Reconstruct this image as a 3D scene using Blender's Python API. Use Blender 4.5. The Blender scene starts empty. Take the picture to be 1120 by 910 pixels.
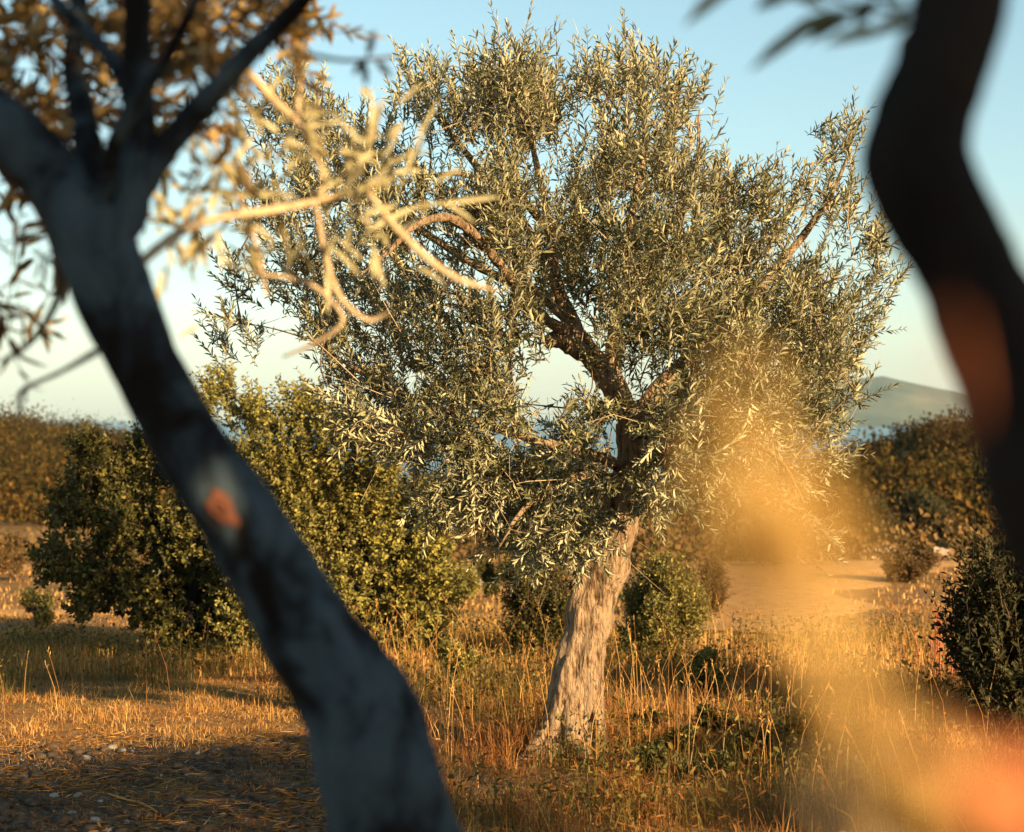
import bpy, math
import numpy as np
from mathutils import noise as mnoise, Vector
from mathutils.bvhtree import BVHTree

RNG = np.random.default_rng(11)
F, CH = 2080.0, 1.6                     # focal length in photo pixels, camera height
SC = bpy.context.scene
COL = SC.collection
SUN_EL, SUN_AZ = math.radians(16), math.radians(135)   # azimuth clockwise from +Y


def P(px, py, d):
    return np.array([(px - 560) / F * d, d, CH - (py - 455) / F * d])


def unit(v):
    return v / np.maximum(np.linalg.norm(v, axis=-1, keepdims=True), 1e-9)


def sstep(a, b, x):
    t = np.clip((x - a) / (b - a), 0, 1)
    return t * t * (3 - 2 * t)


# ------------------------------------------------------------------ terrain
def ground_z(x, y):
    x = np.asarray(x, float); y = np.asarray(y, float)
    b = x / np.maximum(y, 1.0)
    d = np.maximum(y, 0)
    z = -0.046 * np.maximum(0, np.minimum(d, 120) - 10)
    z = z - 16.0 * sstep(110, 620, d) - 3.5 * sstep(620, 900, d)
    lw = sstep(-0.09, -0.30, b) * (y > 0)
    z = z + lw * 6.6 * sstep(78, 205, d) * (1 - sstep(260, 560, d))
    rw = sstep(0.07, 0.26, b) * (y > 0)
    z = z + rw * 4.7 * sstep(44, 112, d) * (1 - sstep(130, 330, d))
    z = z + .22 * sstep(17, 27, d) * (1 - sstep(29, 38, d)) * sstep(.04, .1, b) * (y > 0)
    z = z + 1.1 * np.sin(x * .085 + 2.0) * np.sin(y * .05 + x * .02) * sstep(70, 110, d) * (1 - sstep(300, 500, d))
    # undulations
    z = z + 0.02 * np.sin(x * 2.1 + 1.3 * np.sin(y * 0.9)) * np.sin(y * 1.7 + 0.6)
    z = z + 0.05 * np.sin(x * 0.7 + 0.4) * np.sin(y * 0.55 + x * 0.2) * sstep(9, 16, d)
    z = z + 0.25 * np.sin(x * 0.21 + 1.0) * np.sin(y * 0.17) * sstep(25, 60, d) * (1 - sstep(400, 600, d))
    return z


def gz(x, y):
    return float(ground_z(x, y))


# ------------------------------------------------------------------ mesh helpers
class Buf:
    def __init__(self):
        self.v = []; self.f3 = []; self.f4 = []; self.m3 = []; self.m4 = []; self.n = 0

    def add(self, v, quads=None, tris=None, mat=0):
        v = np.asarray(v, np.float32).reshape(-1, 3)
        if quads is not None and len(quads):
            q = np.asarray(quads, np.int32).reshape(-1, 4) + self.n
            self.f4.append(q); self.m4.append(np.full(len(q), mat, np.int32))
        if tris is not None and len(tris):
            t = np.asarray(tris, np.int32).reshape(-1, 3) + self.n
            self.f3.append(t); self.m3.append(np.full(len(t), mat, np.int32))
        self.v.append(v); self.n += len(v)

    def build(self, name, mats, parent=None, smooth=True, origin=None):
        me = bpy.data.meshes.new(name)
        v = np.concatenate(self.v) if self.v else np.zeros((0, 3), np.float32)
        if origin is not None:
            v = v - np.asarray(origin, np.float32)
        q = np.concatenate(self.f4) if self.f4 else np.zeros((0, 4), np.int32)
        t = np.concatenate(self.f3) if self.f3 else np.zeros((0, 3), np.int32)
        mi = np.concatenate(self.m4 + self.m3) if (self.m4 or self.m3) else np.zeros(0, np.int32)
        me.vertices.add(len(v)); me.vertices.foreach_set('co', v.ravel())
        loops = np.concatenate([q.ravel(), t.ravel()]).astype(np.int32)
        me.loops.add(len(loops)); me.loops.foreach_set('vertex_index', loops)
        nq, nt = len(q), len(t)
        me.polygons.add(nq + nt)
        starts = np.concatenate([np.arange(nq) * 4, nq * 4 + np.arange(nt) * 3]).astype(np.int32)
        me.polygons.foreach_set('loop_start', starts)
        me.polygons.foreach_set('material_index', mi)
        me.polygons.foreach_set('use_smooth', np.full(nq + nt, bool(smooth)))
        for m in (mats if isinstance(mats, (list, tuple)) else [mats]):
            me.materials.append(m)
        me.update(calc_edges=True); me.validate()
        o = bpy.data.objects.new(name, me); COL.objects.link(o)
        if parent is not None:
            o.parent = parent
        if origin is not None and parent is None:
            o.location = origin
        return o


def empty(name, loc):
    o = bpy.data.objects.new(name, None); COL.objects.link(o)
    o.location = loc; o.empty_display_size = 0.1
    return o


def tag(o, label=None, cat=None, group=None, kind=None):
    if label: o['label'] = label
    if cat: o['category'] = cat
    if group: o['group'] = group
    if kind: o['kind'] = kind
    return o


def spline(pts, n):
    """Catmull-Rom through pts (k,c) -> n samples"""
    pts = np.asarray(pts, float)
    k = len(pts)
    if k == 2:
        t = np.linspace(0, 1, n)[:, None]
        return pts[0] * (1 - t) + pts[1] * t
    ext = np.vstack([2 * pts[0] - pts[1], pts, 2 * pts[-1] - pts[-2]])
    u = np.linspace(0, k - 1 - 1e-6, n); i = u.astype(int); t = (u - i)[:, None]
    p0, p1, p2, p3 = ext[i], ext[i + 1], ext[i + 2], ext[i + 3]
    return 0.5 * (2 * p1 + (p2 - p0) * t + (2 * p0 - 5 * p1 + 4 * p2 - p3) * t ** 2 + (3 * p1 - p0 - 3 * p2 + p3) * t ** 3)


def tube(buf, pts, radii, sides=10, n=None, lump=0.0, ridge=0.0, seed=0, mat=0, cap=True, nr=5):
    """swept tapered limb; lump = soft swellings, ridge = lengthwise flutes (share of the radius)"""
    pr = np.hstack([np.asarray(pts, float), np.asarray(radii, float)[:, None]])
    n = n or len(pts) * 5
    s = spline(pr, n); c, r = s[:, :3], np.maximum(s[:, 3], 1e-4)
    tan = unit(np.gradient(c, axis=0))
    ref = np.array([0.3, 1.0, 0.2]); ref = unit(ref - tan[0] * (ref @ tan[0]))
    v = np.zeros((n, sides, 3)); ang = np.linspace(0, 2 * np.pi, sides, endpoint=False)
    for i in range(n):
        ref = unit(ref - tan[i] * (ref @ tan[i])); bi = np.cross(tan[i], ref)
        rad = np.full(sides, r[i])
        if ridge:
            tw = 0.9 * i / n * nr
            rad = rad * (1 + ridge * np.sin(ang * nr + seed + tw) + 0.6 * ridge * np.sin(ang * (nr * 2 + 1) - seed - 1.7 * tw))
        off = ref[None] * np.cos(ang)[:, None] + bi[None] * np.sin(ang)[:, None]
        p = c[i] + off * rad[:, None]
        if lump:
            for j in range(sides):
                q = Vector(p[j] / (r.max() * 1.3)) + Vector((seed, seed * 2.0, 0))
                nn = mnoise.noise(q) + 0.5 * mnoise.noise(q * 2.3) + 0.3 * mnoise.noise(q * 5.1)
                p[j] += off[j] * r[i] * lump * nn
        v[i] = p
    idx = np.arange(n * sides).reshape(n, sides); nx = np.roll(idx, -1, axis=1)
    quads = np.stack([idx[:-1], nx[:-1], nx[1:], idx[1:]], -1).reshape(-1, 4)
    V = v.reshape(-1, 3); tris = None
    if cap:
        V = np.vstack([V, c[0], c[-1] + tan[-1] * r[-1] * 0.6]); a, b = n * sides, n * sides + 1
        tris = [(a, nx[0, j], idx[0, j]) for j in range(sides)] + [(b, idx[-1, j], nx[-1, j]) for j in range(sides)]
    buf.add(V, quads, tris, mat)
    return c, r


def leaves(buf, b, d, nrm, L, W, mat=0, droop=0.12, fold=0.25):
    b = np.asarray(b).reshape(-1, 3); d = unit(np.asarray(d).reshape(-1, 3)); nrm = np.asarray(nrm).reshape(-1, 3)
    nrm = unit(nrm - d * (nrm * d).sum(-1, keepdims=True)); s = np.cross(d, nrm)
    L = np.asarray(L).reshape(-1, 1); W = np.asarray(W).reshape(-1, 1)
    N = len(b)
    up = nrm * W * fold
    m1, m2 = b + d * L * 0.34 - nrm * L * droop * 0.1, b + d * L * 0.72 - nrm * L * droop * 0.5
    tip = b + d * L - nrm * L * droop
    V = np.stack([b, m1 + s * W * .5 + up, m2 + s * W * .40 + up * .8, tip, m2 - s * W * .40 + up * .8, m1 - s * W * .5 + up], 1)
    k = np.arange(N)[:, None] * 6
    q = np.concatenate([k + np.array([[0, 1, 2, 3]]), k + np.array([[0, 3, 4, 5]])], 0)
    buf.add(V.reshape(-1, 3), q, None, mat)


def stems(buf, a, m, b, r0, r1, mat=1):
    """many thin 3-sided stems from a over m to b"""
    N = len(a); t = unit(b - a)
    ref = unit(np.cross(t, np.array([0.31, 0.2, 0.93]))); bi = np.cross(t, ref)
    rings = []
    for c, r in ((a, r0), (m, (r0 + r1) / 2), (b, r1)):
        for ang in (0, 2.094, 4.189):
            rings.append(c + (ref * math.cos(ang) + bi * math.sin(ang)) * np.broadcast_to(r, (N,))[:, None])
    V = np.stack(rings, 1).reshape(-1, 3); k = np.arange(N)[:, None] * 9
    q = []
    for ri in (0, 3):
        for j in range(3):
            q.append(k + np.array([[ri + j, ri + (j + 1) % 3, ri + 3 + (j + 1) % 3, ri + 3 + j]]))
    buf.add(V, np.concatenate(q), None, mat)


def shoots(buf, start, dirs, length, nodes, leafL, leafW, lift=0.15, drop=0.12, a0=58, a1=24, stem_r=0.0022, mats=(0, 1), droop=0.12, face=None, jit=0.25):
    """leafy shoots: opposite leaf pairs along a curved stem"""
    S = len(start); dirs = unit(dirs); length = np.broadcast_to(length, (S,))
    bend = (RNG.normal(0, .12, (S, 3)) + np.array([0, 0, lift])) * length[:, None]
    t = (np.arange(nodes) + 0.6) / nodes
    pos = start[:, None] + dirs[:, None] * (length[:, None] * t)[..., None] + bend[:, None] * (t ** 2)[None, :, None]
    tan = unit(dirs[:, None] * length[:, None, None] + 2 * bend[:, None] * t[None, :, None])
    ref = unit(np.cross(tan, np.array([0.21, 0.11, 0.97]) + RNG.normal(0, .3, (S, 1, 3)))); bi = np.cross(tan, ref)
    ph = RNG.uniform(0, 6.28, (S, 1)) + (np.arange(nodes) % 2)[None] * 1.571 + RNG.normal(0, .3, (S, nodes))
    for sgn in (0, math.pi):
        rad = ref * np.cos(ph + sgn)[..., None] + bi * np.sin(ph + sgn)[..., None]
        ang = np.radians(a0 + (a1 - a0) * t)[None] + RNG.normal(0, .22, (S, nodes))
        d = unit(tan * np.cos(ang)[..., None] + rad * np.sin(ang)[..., None] + RNG.normal(0, .12, (S, nodes, 3)))
        nn = tan * 1.0 - rad * .3 + RNG.normal(0, jit, (S, nodes, 3))
        if face is not None:
            nn = nn * .5 + np.asarray(face)
        sz = (0.62 + 0.38 * np.sin(np.pi * np.clip(t * .8 + .18, 0, 1)))[None] * RNG.uniform(.72, 1.2, (S, nodes))
        keep = (RNG.random((S, nodes)) > drop).ravel()
        leaves(buf, pos.reshape(-1, 3)[keep], d.reshape(-1, 3)[keep], nn.reshape(-1, 3)[keep],
               (leafL * sz).ravel()[keep], (leafW * sz * RNG.uniform(.8, 1.2, (S, nodes))).ravel()[keep], mats[0], droop)
    if stem_r:
        mid = start + dirs * length[:, None] * .5 + bend * .25
        stems(buf, start, mid, start + dirs * length[:, None] + bend, stem_r, stem_r * .4, mats[1])


# ------------------------------------------------------------------ materials
def mat_new(name):
    m = bpy.data.materials.new(name); m.use_nodes = True
    nt = m.node_tree; nt.nodes.clear()
    out = nt.nodes.new('ShaderNodeOutputMaterial')
    return m, nt, out


def ramp(nt, fac, stops):
    r = nt.nodes.new('ShaderNodeValToRGB'); e = r.color_ramp.elements
    while len(e) < len(stops): e.new(0.5)
    for el, (p, c) in zip(e, stops):
        el.position = p; el.color = (*c, 1)
    nt.links.new(fac, r.inputs[0])
    return r.outputs[0]


def noise_node(nt, vec, scale, detail=4, rough=.55, dist=0.0):
    n = nt.nodes.new('ShaderNodeTexNoise'); n.inputs['Scale'].default_value = scale
    n.inputs['Detail'].default_value = detail; n.inputs['Roughness'].default_value = rough; n.inputs['Distortion'].default_value = dist
    nt.links.new(vec, n.inputs['Vector'])
    return n.outputs['Fac']


def mixc(nt, fac, a, b, mode='MIX'):
    n = nt.nodes.new('ShaderNodeMix'); n.data_type = 'RGBA'; n.blend_type = mode
    for sock, val in ((n.inputs[0], fac), (n.inputs[6], a), (n.inputs[7], b)):
        if isinstance(val, (int, float)): sock.default_value = val
        elif isinstance(val, tuple): sock.default_value = (*val, 1)
        else: nt.links.new(val, sock)
    return n.outputs[2]


def leaf_mat(name, top, under, rough=.45, trans=.25, spec=.4, tcol=None, vary=None):
    """two-sided leaf: upper side, paler underside, some light passing through"""
    m, nt, out = mat_new(name)
    g = nt.nodes.new('ShaderNodeNewGeometry')
    c_top = ramp(nt, g.outputs['Random Per Island'], [(0, top[0]), (.5, top[1]), (1, top[2])])
    c_un = ramp(nt, g.outputs['Random Per Island'], [(0, under[0]), (1, under[1])])
    c = mixc(nt, g.outputs['Backfacing'], c_top, c_un)
    if vary:
        c = mixc(nt, 1.0, c, ramp(nt, noise_node(nt, g.outputs['Position'], vary[0], 3, .6), vary[1]), 'MULTIPLY')
    b = nt.nodes.new('ShaderNodeBsdfPrincipled')
    nt.links.new(c, b.inputs['Base Color']); b.inputs['Roughness'].default_value = rough
    b.inputs['Specular IOR Level'].default_value = spec
    t = nt.nodes.new('ShaderNodeBsdfTranslucent')
    nt.links.new(mixc(nt, 1.0, c_top, tcol or (1.0, .9, .45), 'MULTIPLY'), t.inputs['Color'])
    mx = nt.nodes.new('ShaderNodeMixShader'); mx.inputs[0].default_value = trans
    nt.links.new(b.outputs[0], mx.inputs[1]); nt.links.new(t.outputs[0], mx.inputs[2])
    nt.links.new(mx.outputs[0], out.inputs['Surface'])
    return m


def bark_mat(name, stops, scale=14, stretch=.22, bump=.6, dist=.02, rough=.9):
    m, nt, out = mat_new(name)
    tc = nt.nodes.new('ShaderNodeTexCoord')
    mp = nt.nodes.new('ShaderNodeMapping'); mp.inputs['Scale'].default_value = (1, 1, stretch)
    nt.links.new(tc.outputs['Object'], mp.inputs['Vector'])
    f1 = noise_node(nt, mp.outputs[0], scale, 8, .65, .6)
    f2 = noise_node(nt, tc.outputs['Object'], scale * .35, 4, .6)
    v = nt.nodes.new('ShaderNodeTexVoronoi'); v.feature = 'DISTANCE_TO_EDGE'; v.inputs['Scale'].default_value = scale * 1.3
    nt.links.new(mp.outputs[0], v.inputs['Vector'])
    add = nt.nodes.new('ShaderNodeMath'); add.operation = 'MULTIPLY_ADD'
    nt.links.new(f2, add.inputs[0]); add.inputs[1].default_value = .55
    nt.links.new(f1, add.inputs[2])
    sub = nt.nodes.new('ShaderNodeMath'); sub.operation = 'SUBTRACT'; nt.links.new(add.outputs[0], sub.inputs[0]); sub.inputs[1].default_value = .27
    c = ramp(nt, sub.outputs[0], stops)
    b = nt.nodes.new('ShaderNodeBsdfPrincipled'); b.inputs['Roughness'].default_value = rough
    b.inputs['Specular IOR Level'].default_value = .15
    nt.links.new(c, b.inputs['Base Color'])
    h = nt.nodes.new('ShaderNodeMath'); h.operation = 'MULTIPLY_ADD'
    nt.links.new(v.outputs['Distance'], h.inputs[0]); h.inputs[1].default_value = .5; nt.links.new(f1, h.inputs[2])
    bp = nt.nodes.new('ShaderNodeBump'); bp.inputs['Strength'].default_value = bump; bp.inputs['Distance'].default_value = dist
    nt.links.new(h.outputs[0], bp.inputs['Height']); nt.links.new(bp.outputs[0], b.inputs['Normal'])
    nt.links.new(b.outputs[0], out.inputs['Surface'])
    return m


M_OLIVE = leaf_mat('olive_leaf', [(.056, .06, .024), (.125, .122, .054), (.26, .245, .125)], [(.285, .268, .148), (.47, .435, .265)], .5, .10, .25)
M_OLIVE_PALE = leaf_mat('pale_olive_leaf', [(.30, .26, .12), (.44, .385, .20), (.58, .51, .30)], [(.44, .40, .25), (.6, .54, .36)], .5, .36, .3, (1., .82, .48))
M_OLIVE_GOLD = leaf_mat('lit_and_shaded_olive_leaf', [(.035, .027, .009), (.10, .066, .019), (.44, .27, .08)], [(.10, .07, .025), (.46, .32, .13)], .5, .38, .3, (1., .6, .2))  # orange sunlit and near-black shaded leaves put into the random leaf colours
M_YELLOWED = leaf_mat('yellowed_leaf', [(.42, .255, .065), (.48, .30, .085), (.53, .36, .115)], [(.44, .275, .075), (.52, .35, .12)], .6, .3, .2, (1., .65, .25))
M_RUSTY = leaf_mat('rusty_leaf', [(.42, .13, .045), (.48, .16, .06), (.52, .2, .08)], [(.42, .13, .045), (.5, .18, .07)], .6, .3, .2, (1., .5, .25))
M_CAROB = leaf_mat('broad_leaf', [(.022, .024, .006), (.055, .052, .011), (.20, .165, .034)], [(.05, .05, .014), (.11, .10, .03)], .5, .15, .22)
M_SHRUB = leaf_mat('shrub_leaf', [(.06, .06, .012), (.17, .152, .03), (.38, .31, .07)], [(.15, .14, .04), (.25, .22, .07)], .55, .2, .2)
M_BROWNSHRUB = leaf_mat('dry_shrub_leaf', [(.07, .042, .015), (.12, .07, .024), (.18, .10, .035)], [(.10, .07, .025), (.16, .10, .04)], .7, .15, .1)
M_DARKSHRUB = leaf_mat('dark_shrub_leaf', [(.02, .02, .007), (.035, .034, .01), (.06, .055, .017)], [(.04, .04, .015), (.06, .055, .022)], .65, .1, .15)
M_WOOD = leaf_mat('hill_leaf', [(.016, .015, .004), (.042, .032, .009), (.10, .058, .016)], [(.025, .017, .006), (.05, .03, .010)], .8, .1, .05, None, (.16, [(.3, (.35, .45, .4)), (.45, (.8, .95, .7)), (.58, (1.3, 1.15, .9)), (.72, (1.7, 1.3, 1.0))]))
M_STRAW = leaf_mat('straw', [(.30, .125, .026), (.52, .26, .066), (.72, .46, .165)], [(.28, .14, .035), (.46, .27, .085)], .6, .25, .25, (1, .7, .3))
M_RUSSET = leaf_mat('russet_grass', [(.14, .05, .012), (.27, .105, .026), (.42, .2, .06)], [(.2, .08, .02), (.32, .14, .04)], .65, .25, .2, (1, .65, .3))
M_GREENGRASS = leaf_mat('green_grass', [(.05, .045, .008), (.11, .088, .015), (.21, .15, .03)], [(.06, .055, .012), (.17, .13, .03)], .55, .3, .25)
M_REDSTALK = leaf_mat('red_stalk', [(.25, .07, .035), (.33, .10, .05), (.40, .15, .07)], [(.25, .07, .035), (.35, .11, .05)], .7, .1, .2)
M_BARK = bark_mat('olive_bark', [(.28, (.024, .014, .008)), (.38, (.14, .085, .045)), (.5, (.32, .215, .125)), (.8, (.42, .305, .19))], 30, .26, 1.0, .05)
M_BARK_NEAR = bark_mat('shaded_olive_bark', [(.38, (.007, .005, .004)), (.46, (.015, .019, .023)), (.55, (.037, .054, .065)), (.75, (.064, .088, .103))], 13, .65, .9, .014)  # bluish sky shade on the near trunk is mixed into this colour
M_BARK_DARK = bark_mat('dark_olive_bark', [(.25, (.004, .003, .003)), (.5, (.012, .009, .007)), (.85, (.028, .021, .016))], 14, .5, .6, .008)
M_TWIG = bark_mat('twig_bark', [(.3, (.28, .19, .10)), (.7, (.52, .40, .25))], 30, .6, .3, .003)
M_SUNSPOT = bark_mat('sun_spot_orange', [(.3, (.07, .024, .013)), (.7, (.16, .06, .034))], 40, .6, .4, .003)  # orange of the sun spot on the left trunk, held in the colour
M_OLTWIG = bark_mat('olive_twig_bark', [(.3, (.07, .045, .028)), (.7, (.20, .14, .085))], 30, .6, .3, .003)
M_DARKTWIG = bark_mat('dark_twig_bark', [(.3, (.05, .032, .02)), (.7, (.14, .09, .055))], 30, .6, .3, .003)


def ground_mat():
    m, nt, out = mat_new('dry_ground')
    g = nt.nodes.new('ShaderNodeNewGeometry'); pos = g.outputs['Position']
    n_big = noise_node(nt, pos, .35, 5, .6)
    n_mid = noise_node(nt, pos, 2.6, 6, .65)
    n_fin = noise_node(nt, pos, 26, 6, .7)
    straw = ramp(nt, n_fin, [(.3, (.13, .055, .016)), (.55, (.30, .155, .045)), (.8, (.46, .27, .10))])
    soil = ramp(nt, n_fin, [(.3, (.09, .045, .02)), (.55, (.21, .115, .05)), (.75, (.36, .23, .12))])
    green = ramp(nt, n_fin, [(.3, (.05, .05, .014)), (.7, (.14, .125, .035))])
    c = mixc(nt, ramp(nt, n_mid, [(.42, (0, 0, 0)), (.6, (1, 1, 1))]), straw, soil)
    c = mixc(nt, ramp(nt, n_big, [(.52, (0, 0, 0)), (.66, (1, 1, 1))]), c, green)
    # bare stony track in the near left, its colour darkened for the shade
    sp = nt.nodes.new('ShaderNodeSeparateXYZ'); nt.links.new(pos, sp.inputs[0])

    def rng(sock, a, b):
        r = nt.nodes.new('ShaderNodeMapRange'); r.interpolation_type = 'SMOOTHSTEP'
        r.inputs[1].default_value = a; r.inputs[2].default_value = b; nt.links.new(sock, r.inputs[0]); return r.outputs[0]

    def mul(a, b):
        n = nt.nodes.new('ShaderNodeMath'); n.operation = 'MULTIPLY'; nt.links.new(a, n.inputs[0]); nt.links.new(b, n.inputs[1]); return n.outputs[0]
    bare = mul(mul(rng(sp.outputs[1], 9.5, 9.0), rng(sp.outputs[0], -.3, -.8)), ramp(nt, n_mid, [(.35, (.5, .5, .5)), (.55, (1, 1, 1))]))
    grey = ramp(nt, n_fin, [(.3, (.02, .012, .007)), (.5, (.065, .045, .028)), (.72, (.20, .16, .12))])
    c = mixc(nt, bare, c, grey)
    b = nt.nodes.new('ShaderNodeBsdfPrincipled'); b.inputs['Roughness'].default_value = .95; b.inputs['Specular IOR Level'].default_value = .1
    nt.links.new(c, b.inputs['Base Color'])
    bp = nt.nodes.new('ShaderNodeBump'); bp.inputs['Strength'].default_value = .7; bp.inputs['Distance'].default_value = .04
    nt.links.new(n_fin, bp.inputs['Height']); nt.links.new(bp.outputs[0], b.inputs['Normal'])
    nt.links.new(b.outputs[0], out.inputs['Surface'])
    return m


def simple_mat(name, stops, scale, rough=.9, bump=.5, dist=.02, spec=.2):
    m, nt, out = mat_new(name)
    g = nt.nodes.new('ShaderNodeNewGeometry')
    f = noise_node(nt, g.outputs['Position'], scale, 6, .65)
    b = nt.nodes.new('ShaderNodeBsdfPrincipled'); b.inputs['Roughness'].default_value = rough; b.inputs['Specular IOR Level'].default_value = spec
    nt.links.new(ramp(nt, f, stops), b.inputs['Base Color'])
    bp = nt.nodes.new('ShaderNodeBump'); bp.inputs['Strength'].default_value = bump; bp.inputs['Distance'].default_value = dist
    nt.links.new(f, bp.inputs['Height']); nt.links.new(bp.outputs[0], b.inputs['Normal'])
    nt.links.new(b.outputs[0], out.inputs['Surface'])
    return m


# ------------------------------------------------------------------ setting
def build_ground():
    b = Buf()
    r = np.concatenate([np.linspace(0, 14, 113), 14 * (9000 / 14) ** (np.arange(1, 170) / 169)])
    # fine wedge in front, coarse all round
    th = np.concatenate([np.radians(np.linspace(-35, 35, 141)), np.radians(np.linspace(35, 325, 60)[1:-1])])
    R, T = np.meshgrid(r[1:], th, indexing='ij')
    X, Y = R * np.sin(T), R * np.cos(T)
    Z = ground_z(X, Y)
    nr, ntt = R.shape
    V = np.vstack([np.stack([X, Y, Z], -1).reshape(-1, 3), [[0, 0, gz(0, 0)]]])
    idx = np.arange(nr * ntt).reshape(nr, ntt); nx = np.roll(idx, -1, 1)
    q = np.stack([idx[:-1], idx[1:], nx[1:], nx[:-1]], -1).reshape(-1, 4)
    c = nr * ntt
    t = [(c, idx[0, j], nx[0, j]) for j in range(ntt)]
    q = q[:, ::-1]; t = [x[::-1] for x in t]
    b.add(V, q, t)
    o = b.build('ground', ground_mat()); tag(o, kind='structure')
    return o


build_ground()

# sea
m_sea, nt, out = mat_new('sea_water')
bs = nt.nodes.new('ShaderNodeBsdfPrincipled'); bs.inputs['Base Color'].default_value = (.05, .11, .14, 1); bs.inputs['Roughness'].default_value = .35
gg = nt.nodes.new('ShaderNodeNewGeometry'); bp = nt.nodes.new('ShaderNodeBump'); bp.inputs['Strength'].default_value = .4; bp.inputs['Distance'].default_value = 1.0
nt.links.new(noise_node(nt, gg.outputs['Position'], .15, 5), bp.inputs['Height']); nt.links.new(bp.outputs[0], bs.inputs['Normal']); nt.links.new(bs.outputs[0], out.inputs['Surface'])
b = Buf(); b.add([(-7000, 420, -20.5), (7000, 420, -20.5), (7000, 8800, -20.5), (-7000, 8800, -20.5)], [(0, 1, 2, 3)])
tag(b.build('sea', m_sea), kind='structure')

# mountain across the water
M_MOUNT = simple_mat('mountain_scrub', [(.3, (.025, .03, .014)), (.5, (.06, .06, .028)), (.75, (.11, .1, .05))], .012, .95, .8, 6, .05)


def build_mountain():
    b = Buf(); nx_, ny_ = 120, 50
    xs = np.linspace(250, 1650, nx_); ys = np.linspace(3900, 5200, ny_)
    X, Y = np.meshgrid(xs, ys, indexing='ij')
    key_x = [250, 420, 560, 640, 720, 790, 835, 880, 940, 1000, 1060, 1150, 1300, 1650]
    key_z = [0, 34, 58, 82, 86, 85, 92, 86, 80, 72, 62, 48, 26, 0]
    prof = np.interp(X, key_x, key_z)
    cross = sstep(3900, 4350, Y + 60 * np.sin(X * .01)) * (1 - sstep(4700, 5200, Y))
    Z = np.zeros_like(X)
    for i in range(nx_):
        for j in range(ny_):
            p = Vector((X[i, j] * .004, Y[i, j] * .004, 0))
            Z[i, j] = -23 + (prof[i, j] * 1.22 + 1) * cross[i, j] * (1 + .28 * (mnoise.fractal(p, 1., 2., 5) - .1) * (1 - .75 * (cross[i, j] > .93)))
    idx = np.arange(nx_ * ny_).reshape(nx_, ny_)
    q = np.stack([idx[:-1, :-1], idx[1:, :-1], idx[1:, 1:], idx[:-1, 1:]], -1).reshape(-1, 4)
    b.add(np.stack([X, Y, Z], -1).reshape(-1, 3), q)
    tag(b.build('mountain', M_MOUNT), kind='structure')


build_mountain()

# dirt paths over the field
M_PATH = simple_mat('pale_dirt', [(.3, (.30, .14, .04)), (.5, (.46, .245, .085)), (.72, (.58, .36, .16))], 7, .95, .5, .02, .08)


PATHS = []


def path(pts, w, name='dirt_path'):
    s = spline(np.asarray(pts, float), 40); PATHS.append((s, w)); t = unit(np.gradient(s, axis=0)); n = np.stack([-t[:, 1], t[:, 0]], 1)
    b = Buf(); rows = []
    for k in np.linspace(-1, 1, 7):
        wob = w * (1 + .25 * np.sin(np.arange(40) * .8 + k * 2))[:, None]
        p = s + n * wob * .5 * k
        rows.append(np.stack([p[:, 0], p[:, 1], ground_z(p[:, 0], p[:, 1]) + .03 * (1 - abs(k) ** 3)], 1))
    V = np.stack(rows, 1); idx = np.arange(40 * 7).reshape(40, 7)
    q = np.stack([idx[:-1, 1:], idx[:-1, :-1], idx[1:, :-1], idx[1:, 1:]], -1).reshape(-1, 4)[:, ::-1]
    b.add(V.reshape(-1, 3), q); tag(b.build(name, M_PATH), kind='structure')


path([(1.6, 16.6), (2.4, 19.5), (3.2, 23.5), (5.2, 27.5), (8.5, 28.5)], 2.3)
path([(3.2, 23.5), (3.0, 28), (4.5, 33), (9, 36)], 3.6)
path([(-9, 20.5), (-5.6, 20.0), (-4.0, 19.6), (-2.0, 21)], .9)
path([(-12, 33), (-8.8, 34), (-6.5, 37), (-8, 46)], 2.6)
path([(-1.5, 26), (.1, 24.5), (1.2, 26)], 1.6)

# ------------------------------------------------------------------ vegetation makers
def clump_crown(buf, clumps, nshoot, leafL, leafW, nodes, length, centre, up=.5, out_=.6, lift=.15, mats=(0, 1), drop=.12, stem_r=.0022, fill=.85, **kw):
    """clumps: (x,y,z,r) world; shoots point outward and up"""
    S, D = [], []
    vol = sum(c[3] ** 2 for c in clumps)
    for (x, y, z, r) in clumps:
        n = max(2, int(round(nshoot * r * r / vol)))
        p = unit(RNG.normal(0, 1, (n, 3))) * (RNG.random((n, 1)) ** .45) * r * fill
        S.append(np.array([x, y, z]) + p)
        o = unit(np.array([x, y, z]) - centre)
        D.append(unit(p + 1e-6) * .35 + o * out_ + np.array([0, 0, up]) + RNG.normal(0, .38, (n, 3)))
    S, D = np.vstack(S), unit(np.vstack(D))
    ln = length * RNG.uniform(.6, 1.25, len(S))
    shoots(buf, S - D * ln[:, None] * .5, D, ln, nodes, leafL, leafW, lift, drop, stem_r=stem_r, mats=mats, **kw)


def link_branches(buf, skel, clumps, r0=.016, r1=.004, mat=1, seed=0, sides=5):
    """a branchlet to each clump from the nearest limb point or the nearest clump already reached"""
    todo = np.array([c[:3] for c in clumps]); dist = np.array([np.linalg.norm(skel - c, axis=1).min() for c in todo])
    net = skel[::2]
    for i in np.argsort(dist):
        c = todo[i]; dd = np.linalg.norm(net - c - np.array([0, 0, -.08]), axis=1); a = net[dd.argmin()]; g = np.linalg.norm(a - c)
        if g > .05:
            m = (a + c) / 2 + RNG.normal(0, .06, 3) * g
            f = min(1.0, .35 + g)
            tube(buf, [a, m, c], [r0 * f, (r0 + r1) / 2 * f, r1], sides, 8, .15, 0, seed + i, mat)
            net = np.vstack([net, m, c])


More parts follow.
